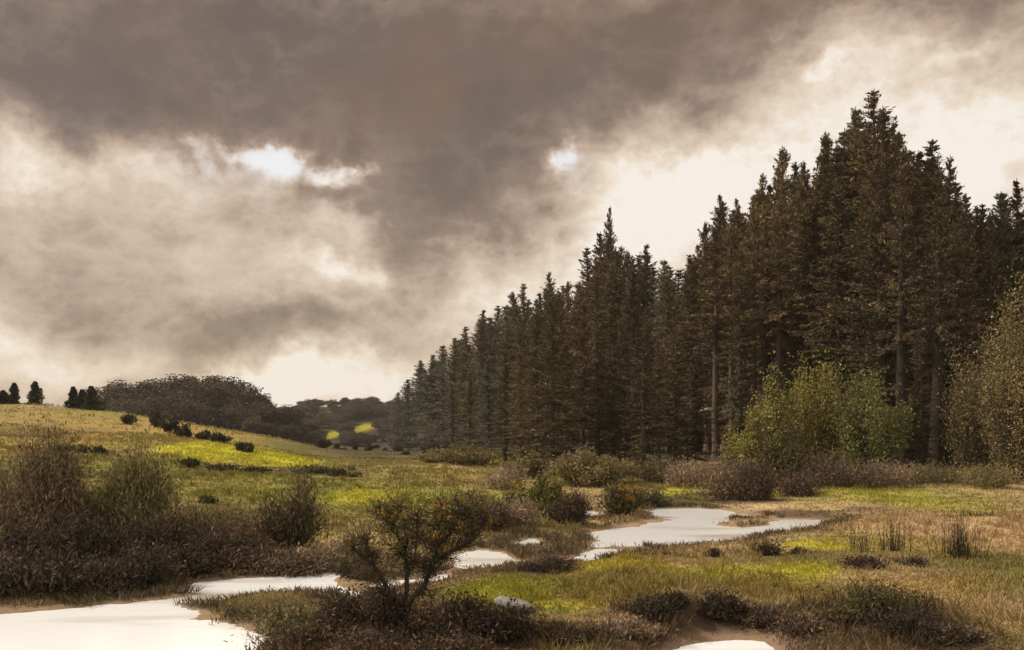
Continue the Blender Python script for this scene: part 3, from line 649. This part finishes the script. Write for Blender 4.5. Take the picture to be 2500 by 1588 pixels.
for j, (u, v, w, h, lab) in enumerate((
    (64, 452, 30, 9, 'dark green low shrub at the left end of the hill hedge'), (84, 453, 34, 8, 'long low green shrub in the middle of the hill hedge'), (104, 455, 24, 9, 'rounded low shrub at the right end of the hill hedge'),
    (190, 468, 36, 10, 'olive shrub at the left end of the hedge below the lime grass'), (222, 471, 34, 8, 'thin dark olive shrub in the hedge below the lime grass'), (250, 472, 34, 6, 'very low shrub right in the hedge below the lime grass'),
    (315, 474, 44, 8, 'dark flat shrub where the hill foot meets the meadow'), (345, 476, 30, 7, 'dark shrub right of the flat one at the hill foot'), (208, 503, 18, 7, 'small dark tuft shrub alone in the green slope'))):
    shrub('hedge_shrub', lab, 'shrub', u, v, w, h, [(3, (.05, .05, .02)), (2, (.08, .075, .028)), (1, (.035, .028, .016))], 80 + j, 9, 700, .17, .45, 'low hedge shrubs on the left hill')

# ---- shrubs of the left bank
BARE = [(4, (.24, .17, .11)), (3, (.16, .112, .07)), (2, (.34, .25, .16)), (1, (.09, .065, .042))]
BAREG = [(3, (.22, .175, .085)), (3, (.14, .115, .052)), (2, (.29, .22, .125)), (2, (.18, .18, .05))]
BANK = [(4, (.075, .052, .033)), (3, (.12, .082, .05)), (2, (.04, .03, .022)), (1, (.22, .155, .085))]
GORSE = [(4, (.085, .074, .032)), (3, (.125, .105, .04)), (2, (.055, .045, .024)), (1, (.18, .16, .045))]
GREENL = [(4, (.215, .19, .05)), (3, (.14, .122, .036)), (2, (.27, .215, .085)), (1, (.31, .29, .04))]
TANL = [(4, (.20, .155, .068)), (3, (.165, .13, .055)), (2, (.24, .18, .095)), (1, (.14, .125, .042))]
SHR = 'shrubs on the left river bank'
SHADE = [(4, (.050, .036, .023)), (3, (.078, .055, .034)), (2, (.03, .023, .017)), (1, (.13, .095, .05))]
shrub('bare_bush', 'large brown feathery bare bush nearest the left edge', 'bush', 48, 538, 90, 98, [(4, (.22, .165, .095)), (3, (.15, .115, .06)), (2, (.31, .235, .135)), (1, (.09, .07, .04))], 101, 40, 22000, .11, .2, SHR, mat=TWIG, up=.75, Y=24.2, spread=.2)
shrub('bare_bush', 'smaller tan bare bush cut by the left edge behind the brown one', 'bush', -8, 520, 46, 62, BARE, 102, 16, 3500, .17, .13, SHR, mat=TWIG, up=1.2, Y=26)
shrub('bare_bush', 'olive bare bush with curved upright plumes, right of the brown one', 'bush', 142, 530, 70, 88, [(3, (.21, .175, .075)), (3, (.13, .115, .045)), (2, (.28, .22, .11)), (2, (.19, .19, .045))], 103, 30, 16000, .11, .2, SHR, mat=TWIG, up=.9, Y=24.8, spread=.2)
shrub('bare_bush', 'loose brown bare bush leaning right beside the plumed olive one', 'bush', 190, 540, 54, 48, BAREG, 104, 20, 8000, .10, .2, SHR, mat=TWIG, up=1.0, Y=23.4, spread=.22)
shrub('gorse_bush', 'round topped dark bush standing alone before the green slope', 'bush', 293, 550, 66, 72, [(3, (.09, .075, .038)), (3, (.06, .047, .028)), (2, (.17, .13, .065))], 105, 24, 7500, .14, .2, SHR, up=1.0, Y=25, spread=.2)
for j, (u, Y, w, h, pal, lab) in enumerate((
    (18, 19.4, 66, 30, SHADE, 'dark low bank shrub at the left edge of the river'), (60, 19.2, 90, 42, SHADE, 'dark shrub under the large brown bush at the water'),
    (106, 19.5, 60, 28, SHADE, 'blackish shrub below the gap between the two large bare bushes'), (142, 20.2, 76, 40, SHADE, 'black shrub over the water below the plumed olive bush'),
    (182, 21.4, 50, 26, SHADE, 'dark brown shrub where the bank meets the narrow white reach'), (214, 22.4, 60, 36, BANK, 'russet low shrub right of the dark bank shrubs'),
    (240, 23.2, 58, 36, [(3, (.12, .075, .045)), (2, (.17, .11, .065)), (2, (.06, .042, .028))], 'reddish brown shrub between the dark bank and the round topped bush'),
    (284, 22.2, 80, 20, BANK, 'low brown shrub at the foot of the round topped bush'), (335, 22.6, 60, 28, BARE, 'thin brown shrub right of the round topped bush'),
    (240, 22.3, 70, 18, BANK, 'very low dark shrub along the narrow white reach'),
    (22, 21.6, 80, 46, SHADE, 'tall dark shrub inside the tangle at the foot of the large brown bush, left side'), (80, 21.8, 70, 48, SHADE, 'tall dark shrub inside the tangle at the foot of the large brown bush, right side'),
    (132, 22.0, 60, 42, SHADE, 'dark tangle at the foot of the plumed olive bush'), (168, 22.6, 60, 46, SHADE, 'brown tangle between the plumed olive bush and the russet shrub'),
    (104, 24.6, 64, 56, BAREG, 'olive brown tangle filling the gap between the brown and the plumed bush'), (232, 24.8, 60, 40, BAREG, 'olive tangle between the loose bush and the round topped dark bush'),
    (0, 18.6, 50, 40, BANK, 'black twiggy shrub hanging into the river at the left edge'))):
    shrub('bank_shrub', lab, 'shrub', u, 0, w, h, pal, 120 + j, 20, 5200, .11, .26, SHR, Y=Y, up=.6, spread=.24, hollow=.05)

# ---- the flowering gorse tree in the foreground (skeleton points read as position and height on its own plane)
def gorse_tree():
    rng = np.random.default_rng(9); Y0 = 14.6; b = np.array([(398 - 512) / F * Y0, Y0]); zg = float(height(b[:1], b[1:])[0])
    root = thing('gorse_tree', 'crooked small gorse tree with orange yellow flowers in front of the river', 'tree', (b[0], b[1], zg - .05))
    base = np.array([b[0], b[1], zg - .05])
    W = lambda u, v, dy=0: np.array([(u - 512) / F * Y0, Y0 + dy, HCAM - (v - HV) / F * Y0]) - base
    bark = np.array((.052, .038, .028)); tr = MB()
    def limb(mb, pts, r0, r1, sides=7):
        P = np.array(pts); t = np.linspace(0, 1, len(P)); tt = np.linspace(0, 1, len(P) * 4)
        Q = np.stack([np.interp(tt, t, P[:, k]) for k in range(3)], 1)
        for _ in range(3): Q[1:-1] = (Q[:-2] + 2 * Q[1:-1] + Q[2:]) / 4
        Q[1:-1] += rng.normal(0, .006, Q[1:-1].shape)
        mb.tube(Q, np.linspace(r0, r1, len(Q)), bark, sides); return Q
    base_v = HV + (HCAM - zg + .08) / Y0 * F
    limb(tr, [W(392, base_v), W(397, 624), W(404, 608), W(407, 590), W(407, 574), W(406, 560), W(405, 552)], .05, .022)
    tr.build('trunk', BARK, root, True)
    tips = []
    for pts, r0, r1 in (
        ([(402, 612, .02), (413, 598, .1), (423, 588, .15), (428, 574, .15), (432, 564, .1), (447, 553, .05), (463, 545, 0), (472, 531, -.1), (482, 522, -.15), (486, 511, -.2)], .055, .014),
        ([(399, 616, 0), (392, 596, -.1), (384, 577, -.2), (376, 561, -.25), (362, 554, -.2), (353, 543, -.2)], .045, .012),
        ([(405, 552, 0), (398, 538, .1), (393, 526, .15), (388, 515, .2)], .032, .010),
        ([(407, 575, 0), (411, 566, -.1), (416, 556, -.2), (418, 534, -.25), (419, 512, -.3)], .030, .010),
        ([(405, 553, 0), (409, 540, -.15), (404, 520, -.2), (401, 504, -.25)], .026, .009),
        ([(432, 564, .1), (438, 548, .3), (437, 530, .4), (441, 508, .45)], .030, .009),
        ([(437, 545, .3), (446, 541, .2), (452, 531, .15), (462, 519, .1), (473, 516, .1), (487, 513, .1)], .022, .008),
        ([(462, 519, .1), (459, 509, .1), (455, 499, .05)], .014, .007), ([(447, 553, .05), (462, 550, .2), (478, 536, .3), (484, 524, .3)], .020, .008),
        ([(376, 561, -.25), (368, 548, -.1), (364, 535, -.05)], .018, .008), ([(393, 526, .15), (380, 520, .3), (376, 511, .3)], .014, .007),
        ([(384, 577, -.2), (366, 575, -.4), (352, 570, -.5), (340, 566, -.5)], .016, .006)):
        br = MB(); Q = limb(br, [W(*p) for p in pts], r0, r1, 6); br.build('branch', BARK, root, True); tips.append(Q)
    fo = MB(); tw = MB()
    clumps = [(401, 500, -.2, 13, 10), (418, 514, -.3, 15, 11), (411, 524, -.1, 12, 9), (390, 517, .2, 13, 9), (378, 514, .3, 10, 8), (439, 507, .4, 14, 10), (428, 520, .1, 14, 10), (441, 520, .3, 12, 9),
              (470, 507, .1, 15, 9), (484, 515, -.1, 11, 8), (458, 512, .1, 10, 9), (365, 540, -.1, 12, 9), (353, 543, -.2, 9, 9), (406, 537, 0, 12, 8), (478, 527, .1, 10, 8), (423, 535, -.2, 11, 9), (450, 530, .2, 9, 8),
              (372, 552, -.2, 10, 6), (437, 545, .3, 9, 8), (395, 545, -.1, 10, 7), (352, 560, -.4, 10, 8), (463, 541, .1, 8, 7), (386, 532, .1, 10, 8)]
    clumps += [(398, 560, -.1, 13, 9), (420, 562, 0, 12, 9), (436, 572, .1, 11, 8), (384, 592, -.1, 12, 8), (424, 597, .1, 13, 8), (376, 574, -.3, 12, 7), (444, 560, .1, 12, 7), (468, 530, 0, 11, 8), (430, 545, .2, 11, 8)]
    allQ = np.concatenate(tips)
    for u, v, dy, ru, rv in clumps:
        c = W(u, v, dy); n = 330; g = rng.normal(0, .72, (n, 3)) * np.array([ru, ru, rv]) * Y0 / F; L = rng.uniform(.03, .09, n)
        pal = GREENL if (u, v) in ((401, 500), (406, 537), (470, 507)) else GORSE
        fo.leaves(c + g, g * 8 + unit(rng, n) * .6 + np.array([0, 0, .7]), unit(rng, n), L, L * .2, pick(rng, pal, n, .3))
        near = allQ[np.argsort(np.linalg.norm(allQ - c, axis=1))[:3]]
        for k in range(34):
            s = near[k % 3]; e = c + rng.normal(0, .85, 3) * np.array([ru, ru, rv]) * Y0 / F
            tw.tube(np.stack([s, (s + e) / 2 + rng.normal(0, .02, 3), e]), [.007, .005, .0022], bark * rng.uniform(.7, 1.4), 3)
    for q in allQ[rng.choice(len(allQ), 700)]:                                  # fine tangle along every branch
        if q[2] < .25: continue
        e = q + (unit(rng, 1)[0] * np.array([1, 1, .8]) + np.array([0, 0, .35])) * rng.uniform(.10, .34)
        m = (q + e) / 2 + rng.normal(0, .02, 3); tw.tube(np.stack([q, m, e]), [.006, .0045, .002], bark * rng.uniform(.7, 2.2), 3)
        for _ in range(3):
            f = m + (e - m) * rng.random(); tw.tube(np.stack([f, f + (unit(rng, 1)[0] + np.array([0, 0, .3])) * rng.uniform(.05, .16)]), [.0035, .0018], bark * rng.uniform(.8, 2.6), 3)
    tw.build('twigs', BARK, root); fo.build('foliage', LEAF, root)
    fl = None
    zu = lambda x: 245.8 + .14402 * x; zv = lambda y: 430.1 + .14402 * y
    for x, y in ((720, 685), (810, 695), (860, 705), (740, 775), (730, 800), (925, 570), (1030, 600), (1100, 575), (1180, 570), (1195, 600), (1145, 625), (1125, 480), (1200, 495), (1090, 450), (1295, 535), (1340, 515), (1345, 605),
                 (1380, 480), (1380, 540), (1330, 720), (1455, 790), (1390, 810), (1485, 465), (1520, 455), (1580, 530), (1660, 530), (1700, 610), (1665, 675), (1620, 690), (1410, 600), (1480, 630), (970, 560), (1055, 470), (1210, 440), (1350, 590), (780, 840)):
        if fl is None:
            mb = MB(); n = 46; g = rng.normal(0, .017, (n, 3)) * np.array([.8, .8, 1.5])
            mb.leaves(g, g * 30 + unit(rng, n), unit(rng, n), .026, .018, pick(rng, [(3, (.42, .21, .014)), (2, (.34, .24, .02)), (1, (.45, .27, .02))], n, .15))
            fl = mb.build('flower_cluster', PETAL, root); o = fl
        else: o = fl.copy(); COL.objects.link(o); o.parent = root
        o.location = W(zu(x) + rng.uniform(-.5, .5), zv(y), rng.uniform(-.35, .1)); o.rotation_euler = tuple(rng.uniform(-.5, .5, 3)); o.scale = (rng.uniform(.6, 1.15),) * 3
gorse_tree()

# ---- scrub of the middle ground
o = shrub('gorse_bush', 'small dark gorse bush with orange flowers at the upper pool', 'bush', 620, 522, 48, 36, GORSE, 140, 20, 2000, .16, .3, 'flowering gorse', Y=35)
rg = np.random.default_rng(3); fl = None
for k in range(14):
    if fl is None:
        mb = MB(); g = rg.normal(0, .035, (50, 3)); mb.leaves(g, unit(rg, 50), unit(rg, 50), .06, .04, pick(rg, [(3, (.38, .19, .014)), (1, (.34, .24, .02))], 50, .15)); fl = mb.build('flower_cluster', PETAL, o); f = fl
    else: f = fl.copy(); COL.objects.link(f); f.parent = o
    f.location = (rg.uniform(-.1, .6), -.4 - rg.random() * .25, rg.uniform(.65, 1.25) if k < 11 else rg.uniform(.3, .6)); f.scale = (rg.uniform(.6, 1.2),) * 3
MID = 'scrub along the foot of the wood'
for j, (u, Y, w, h, pal, lab, nm, tw) in enumerate((
    (484, 29.5, 50, 34, BANK, 'black rounded shrub on the bank right behind the gorse tree', 'bank_shrub', 2000),
    (520, 30.5, 44, 26, BARE, 'brown twiggy shrub over the small white pool behind the gorse tree', 'bank_shrub', 1500),
    (545, 33, 44, 42, GREENL, 'bright green leafy bush at the foot of the black conifer trunks', 'leafy_bush', 1900), (518, 34, 30, 30, GREENL, 'small green bush left of the bright green leafy one', 'leafy_bush', 1000),
    (572, 31.5, 42, 30, BANK, 'dark shrub overhanging the left end of the upper pool', 'bank_shrub', 1700), (648, 39, 44, 14, DKGR, 'low black shrub along the back edge of the upper pool', 'bank_shrub', 1200),
    (590, 48, 84, 36, TANL, 'broad tan and olive bush before the dark wood', 'leafy_bush', 2600), (470, 62, 66, 20, TANL, 'olive scrub bush at the far end of the green meadow', 'leafy_bush', 1500),
    (440, 66, 44, 13, BAREG, 'low brown scrub bush between meadow and far conifers', 'leafy_bush', 1000), (528, 52, 46, 24, BAREG, 'brownish scrub bush under the middle conifers', 'leafy_bush', 1300),
    (505, 45, 44, 22, BARE, 'pinkish brown bare scrub at the end of the green meadow', 'bare_bush', 1300), (690, 47, 56, 28, BARE, 'bare brown scrub behind the upper pool', 'bare_bush', 1500),
    (660, 50, 66, 24, BAREG, 'olive brown scrub between the gorse and the bare trunks', 'bare_bush', 1500),
    (730, 41, 58, 48, BARE, 'tall dull brown bare bush at the right end of the upper pool', 'bare_bush', 2300), (757, 40, 40, 40, BANK, 'dark leaning bush beside the tall dull brown one', 'bank_shrub', 1600),
    (752, 47, 58, 74, GREENL, 'olive green bush left in the big leafy group', 'leafy_bush', 2600), (785, 46, 58, 60, GORSE, 'dark bush in the middle of the big leafy group', 'leafy_bush', 2400),
    (778, 51, 66, 100, GREENL, 'yellow green shrub with pale top before the dark trunks', 'leafy_bush', 2300), (822, 52, 96, 112, GREENL, 'largest yellow green bush of the leafy group', 'leafy_bush', 4000),
    (870, 50, 76, 100, [(4, (.165, .165, .055)), (3, (.115, .118, .042)), (1, (.27, .25, .05))], 'cool green bush at the right of the leafy group', 'leafy_bush', 3400),
    (835, 45, 84, 34, BANK, 'dark brown thicket at the foot of the leafy group', 'bank_shrub', 2400), (880, 46, 54, 24, BARE, 'pinkish bare shrub right of the dark thicket', 'bare_bush', 1400),
    (800, 42, 40, 24, BANK, 'low dark shrub left below the dark thicket', 'bank_shrub', 1300),
    (985, 50, 96, 150, TANL, 'tall tan willow bush before the right hand trunks', 'willow_bush', 4200), (1022, 47, 70, 190, TANL, 'tallest pale tan willow bush cut by the right edge', 'willow_bush', 4600),
    (940, 47, 60, 20, TANL, 'low dry tan scrub at the foot of the black right hand trunks', 'bare_bush', 1300), (905, 48, 50, 22, BARE, 'pale brown scrub left of the black right hand trunks', 'bare_bush', 1200),
    (990, 45, 60, 24, TANL, 'dry tan scrub under the tall willow bush', 'bare_bush', 1300))):
    shrub(nm, lab, 'bush', u, 0, w, h, pal, 160 + j, (18 if w < 60 else 34) if nm != 'willow_bush' else 46, int(tw * (8 if nm == 'willow_bush' else 6)), (.05 if nm == 'willow_bush' else .075) + Y * .0013, .45 if nm in ('leafy_bush', 'willow_bush') else .18, MID, Y=Y, spread=.12 if nm in ('leafy_bush', 'willow_bush') else .2, up=.35 if nm == 'leafy_bush' else .6, hollow=.1, mat=LEAF if nm == 'leafy_bush' else TWIG)

# ---- black trunks at the right and the snag in the scrub
def bare_trunk(label, u, Y, v0, w, du, seed, name='dead_tree', rgb=(.030, .022, .016)):
    r = np.random.default_rng(seed); x = (u - 512) / F * Y; z = float(height(np.array([x]), np.array([Y]))[0]); H = HCAM - (v0 - HV) / F * Y - z
    root = thing(name, label, 'tree', (x, Y, z - .1), 0, 'bare trunks below the wood'); t = np.linspace(0, 1, 14)
    P = np.stack([du / F * Y * t + np.cumsum(r.normal(0, .02, 14)), np.cumsum(r.normal(0, .02, 14)), t * H], 1); R = w / F * Y * .5 * (1 - .55 * t + .5 * np.exp(-t * 14))
    mb = MB(); mb.tube(P, R, rgb, 9); mb.build('trunk', BARK, root, True); lb = MB()
    for k in range(14):
        f = r.uniform(.25, .97); q = np.array([np.interp(f, t, P[:, m]) for m in range(3)]); a = r.uniform(0, 6.28); l = r.uniform(.4, 1.5) * (1.1 - f * .5)
        d = np.array([math.cos(a), math.sin(a), r.uniform(.0, .9)]); e = q + d * l
        lb.tube(np.stack([q, (q + e) / 2 + np.array([0, 0, -.06 * l]), e]), [.045, .03, .01], rgb, 4)
    lb.build('branches', BARK, root)
bare_trunk('slim dark dead trunk within the tan willow bush', 982, 52, 330, 7, 0, 201)

# ---- rushes, tussocks, foreground heather, stone
def rushes(label, u, v, w, h, n, seed, pal):
    r = np.random.default_rng(seed); p = G(u, v); k = p[1] / F; root = bpy.data.objects.new('rush_clump', None)
    mb = MB()
    for i in range(n * 2):
        b = np.array([r.normal(0, .27) * w * k, r.uniform(-.4, .4) * w * k, -.02]); H = h * k * r.uniform(.3, 1.1); s = np.linspace(0, 1, 6)
        dx = r.normal(0, .16) * H + b[0] * .25; dy = r.normal(0, .12) * H
        P = b + np.stack([dx * s ** 1.7, dy * s ** 1.7, H * s], 1)
        mb.tube(P, np.linspace(.0065, .002, 6) * k / .022, pick(r, pal, 1, .35)[0], 3)
    o = mb.build('rush_clump', GRASS); o.location = p; tag(o, label, 'rushes', 'rush clumps on the right meadow')
RUSH = [(3, (.05, .05, .022)), (2, (.09, .08, .03)), (1, (.03, .028, .016))]
rushes('tall dark green rush clump on the tan meadow at the right', 958, 560, 36, 52, 70, 301, RUSH)
rushes('thin brownish rush clump left of the tall dark one', 893, 552, 30, 38, 36, 302, [(2, (.12, .09, .05)), (1, (.07, .06, .03))])
rushes('sparse faint rush clump beside the yellow green turf', 862, 553, 22, 34, 22, 303, [(2, (.16, .12, .07)), (1, (.10, .08, .04))])
rushes('small flat dark green tuft high on the right meadow', 983, 516, 36, 6, 60, 304, RUSH)
TUS = 'dark heather tussocks by the water'
for j, (u, v, w, h, lab) in enumerate((
    (765, 556, 36, 16, 'purplish brown heather tussock at the lower edge of the upper pool'), (800, 556, 26, 9, 'small spreading heather tussock right of the purplish brown one'), (866, 568, 48, 13, 'dark heather tussock below the faint rushes'),
    (714, 558, 18, 10, 'tiny dark heather tussock on the near edge of the upper pool'), (556, 572, 56, 18, 'wide dark heather tussock between the two white pools'), (532, 572, 24, 9, 'small heather tussock joined to the wide dark one at its left'),
    (910, 566, 40, 9, 'low brown heather tussock before the tall rushes'), (664, 556, 40, 5, 'flat thin heather strip below the upper pool'), (628, 590, 18, 5, 'tiny dark heather sprig alone on the ochre turf'))):
    shrub('heather_tussock', lab, 'tussock', u, v, w, h, [(3, (.055, .036, .032)), (2, (.035, .024, .02)), (1, (.09, .06, .045))], 320 + j, 18, 2200, .07, .3, TUS, up=.5, spread=.22, hollow=0)
FG = 'dark scrub of the near bank'
for j, (u, v, w, h, lab, pal) in enumerate((
    (285, 634, 90, 38, 'olive brown low scrub at the left end of the near bank', BAREG), (318, 640, 70, 26, 'dark low scrub before the olive one on the near bank', BANK), (345, 622, 60, 30, 'brown scrub between the white reach and the gorse tree', BANK),
    (385, 626, 44, 40, 'black scrub behind the trunk of the gorse tree', SHADE), (430, 640, 70, 34, 'brown scrub right of the gorse trunk', BANK), (470, 628, 70, 34, 'domed dark scrub left of the grey stone', BANK),
    (505, 638, 80, 34, 'broad dark scrub under the grey stone', SHADE), (560, 640, 60, 18, 'flat dark scrub right of the grey stone', BANK), (448, 650, 90, 22, 'dark scrub at the bottom edge under the gorse tree', BANK), (375, 650, 80, 22, 'brown scrub at the bottom edge left of the gorse trunk', BANK),
    (655, 622, 54, 28, 'dark scrub crouching on the left of the two near mounds', SHADE), (676, 608, 26, 14, 'round dark scrub crown on top of the left mound', SHADE), (722, 616, 46, 26, 'rounded blackish scrub on the right of the two near mounds', SHADE), (760, 624, 60, 16, 'low dark scrub trailing right from the right mound', SHADE),
    (630, 632, 60, 16, 'low brown scrub spreading left of the two near mounds', BARE), (800, 628, 70, 12, 'thin dark scrub strip right of the trailing one', BANK),
    (880, 612, 84, 28, 'olive dark scrub on the mound at the right', GORSE), (905, 630, 100, 26, 'wide dark scrub lowest on the right hand mound', SHADE), (850, 618, 50, 16, 'green edged scrub at the left of the right hand mound', GORSE), (945, 638, 70, 14, 'low dark scrub at the right end of the near bank', BANK))):
    shrub('bank_scrub', lab, 'scrub', u, v, w, h, pal, 340 + j, 20, 4200, .07, .28, FG, up=.5, spread=.22, hollow=0)
def stone():
    p = G(514, 612); r = np.random.default_rng(8); nu, nv = 28, 14; th, ph = np.meshgrid(np.arange(nu) / nu * 2 * np.pi, np.linspace(.02, np.pi - .02, nv))
    c, s = np.cos, np.sin; sg = lambda a: np.sign(a) * abs(a) ** .7
    V = np.stack([.33 * sg(c(th) * s(ph)), .26 * sg(s(th) * s(ph)), .10 * sg(c(ph))], -1).reshape(-1, 3)
    V *= (1 + .10 * fbm(V[:, 0] * 6 + 5, V[:, 1] * 6 + V[:, 2] * 9, 3))[:, None]; V[:, 2] -= .22 * V[:, 0]
    i, j = np.meshgrid(np.arange(nv - 1), np.arange(nu), indexing='ij'); k = (j + 1) % nu
    Q = np.stack([i * nu + j, (i + 1) * nu + j, (i + 1) * nu + k, i * nu + k], -1).reshape(-1, 4)
    mb = MB(); mb.add(V, Q, (1, 1, 1)); o = mb.build('stone', STONE, None, True); o.location = (p[0], p[1], p[2] + .12); tag(o, 'smooth grey stone slab sloping right on the dark near bank', 'stone')
stone()

def haze():
    m = bpy.data.materials.new('haze_air'); m.use_nodes = True; nt = m.node_tree; nt.nodes.clear(); N = NT(nt)
    v = N.new('ShaderNodeVolumePrincipled'); v.inputs['Color'].default_value = (.86, .80, .72, 1); v.inputs['Density'].default_value = .00022; v.inputs['Anisotropy'].default_value = .2
    nt.links.new(v.outputs[0], N.new('ShaderNodeOutputMaterial').inputs['Volume'])
    lo, hi = np.array([-1000., -620., -12.]), np.array([1000., 1020., 62.])
    V = [[(lo, hi)[i][0], (lo, hi)[j][1], (lo, hi)[k][2]] for i in (0, 1) for j in (0, 1) for k in (0, 1)]
    mb = MB(); mb.add(V, [[0, 1, 3, 2], [4, 6, 7, 5], [0, 4, 5, 1], [2, 3, 7, 6], [0, 2, 6, 4], [1, 5, 7, 3]], (1, 1, 1))
    tag(mb.build('haze', m), 'thin damp haze over the valley', 'haze', kind='stuff')
haze()
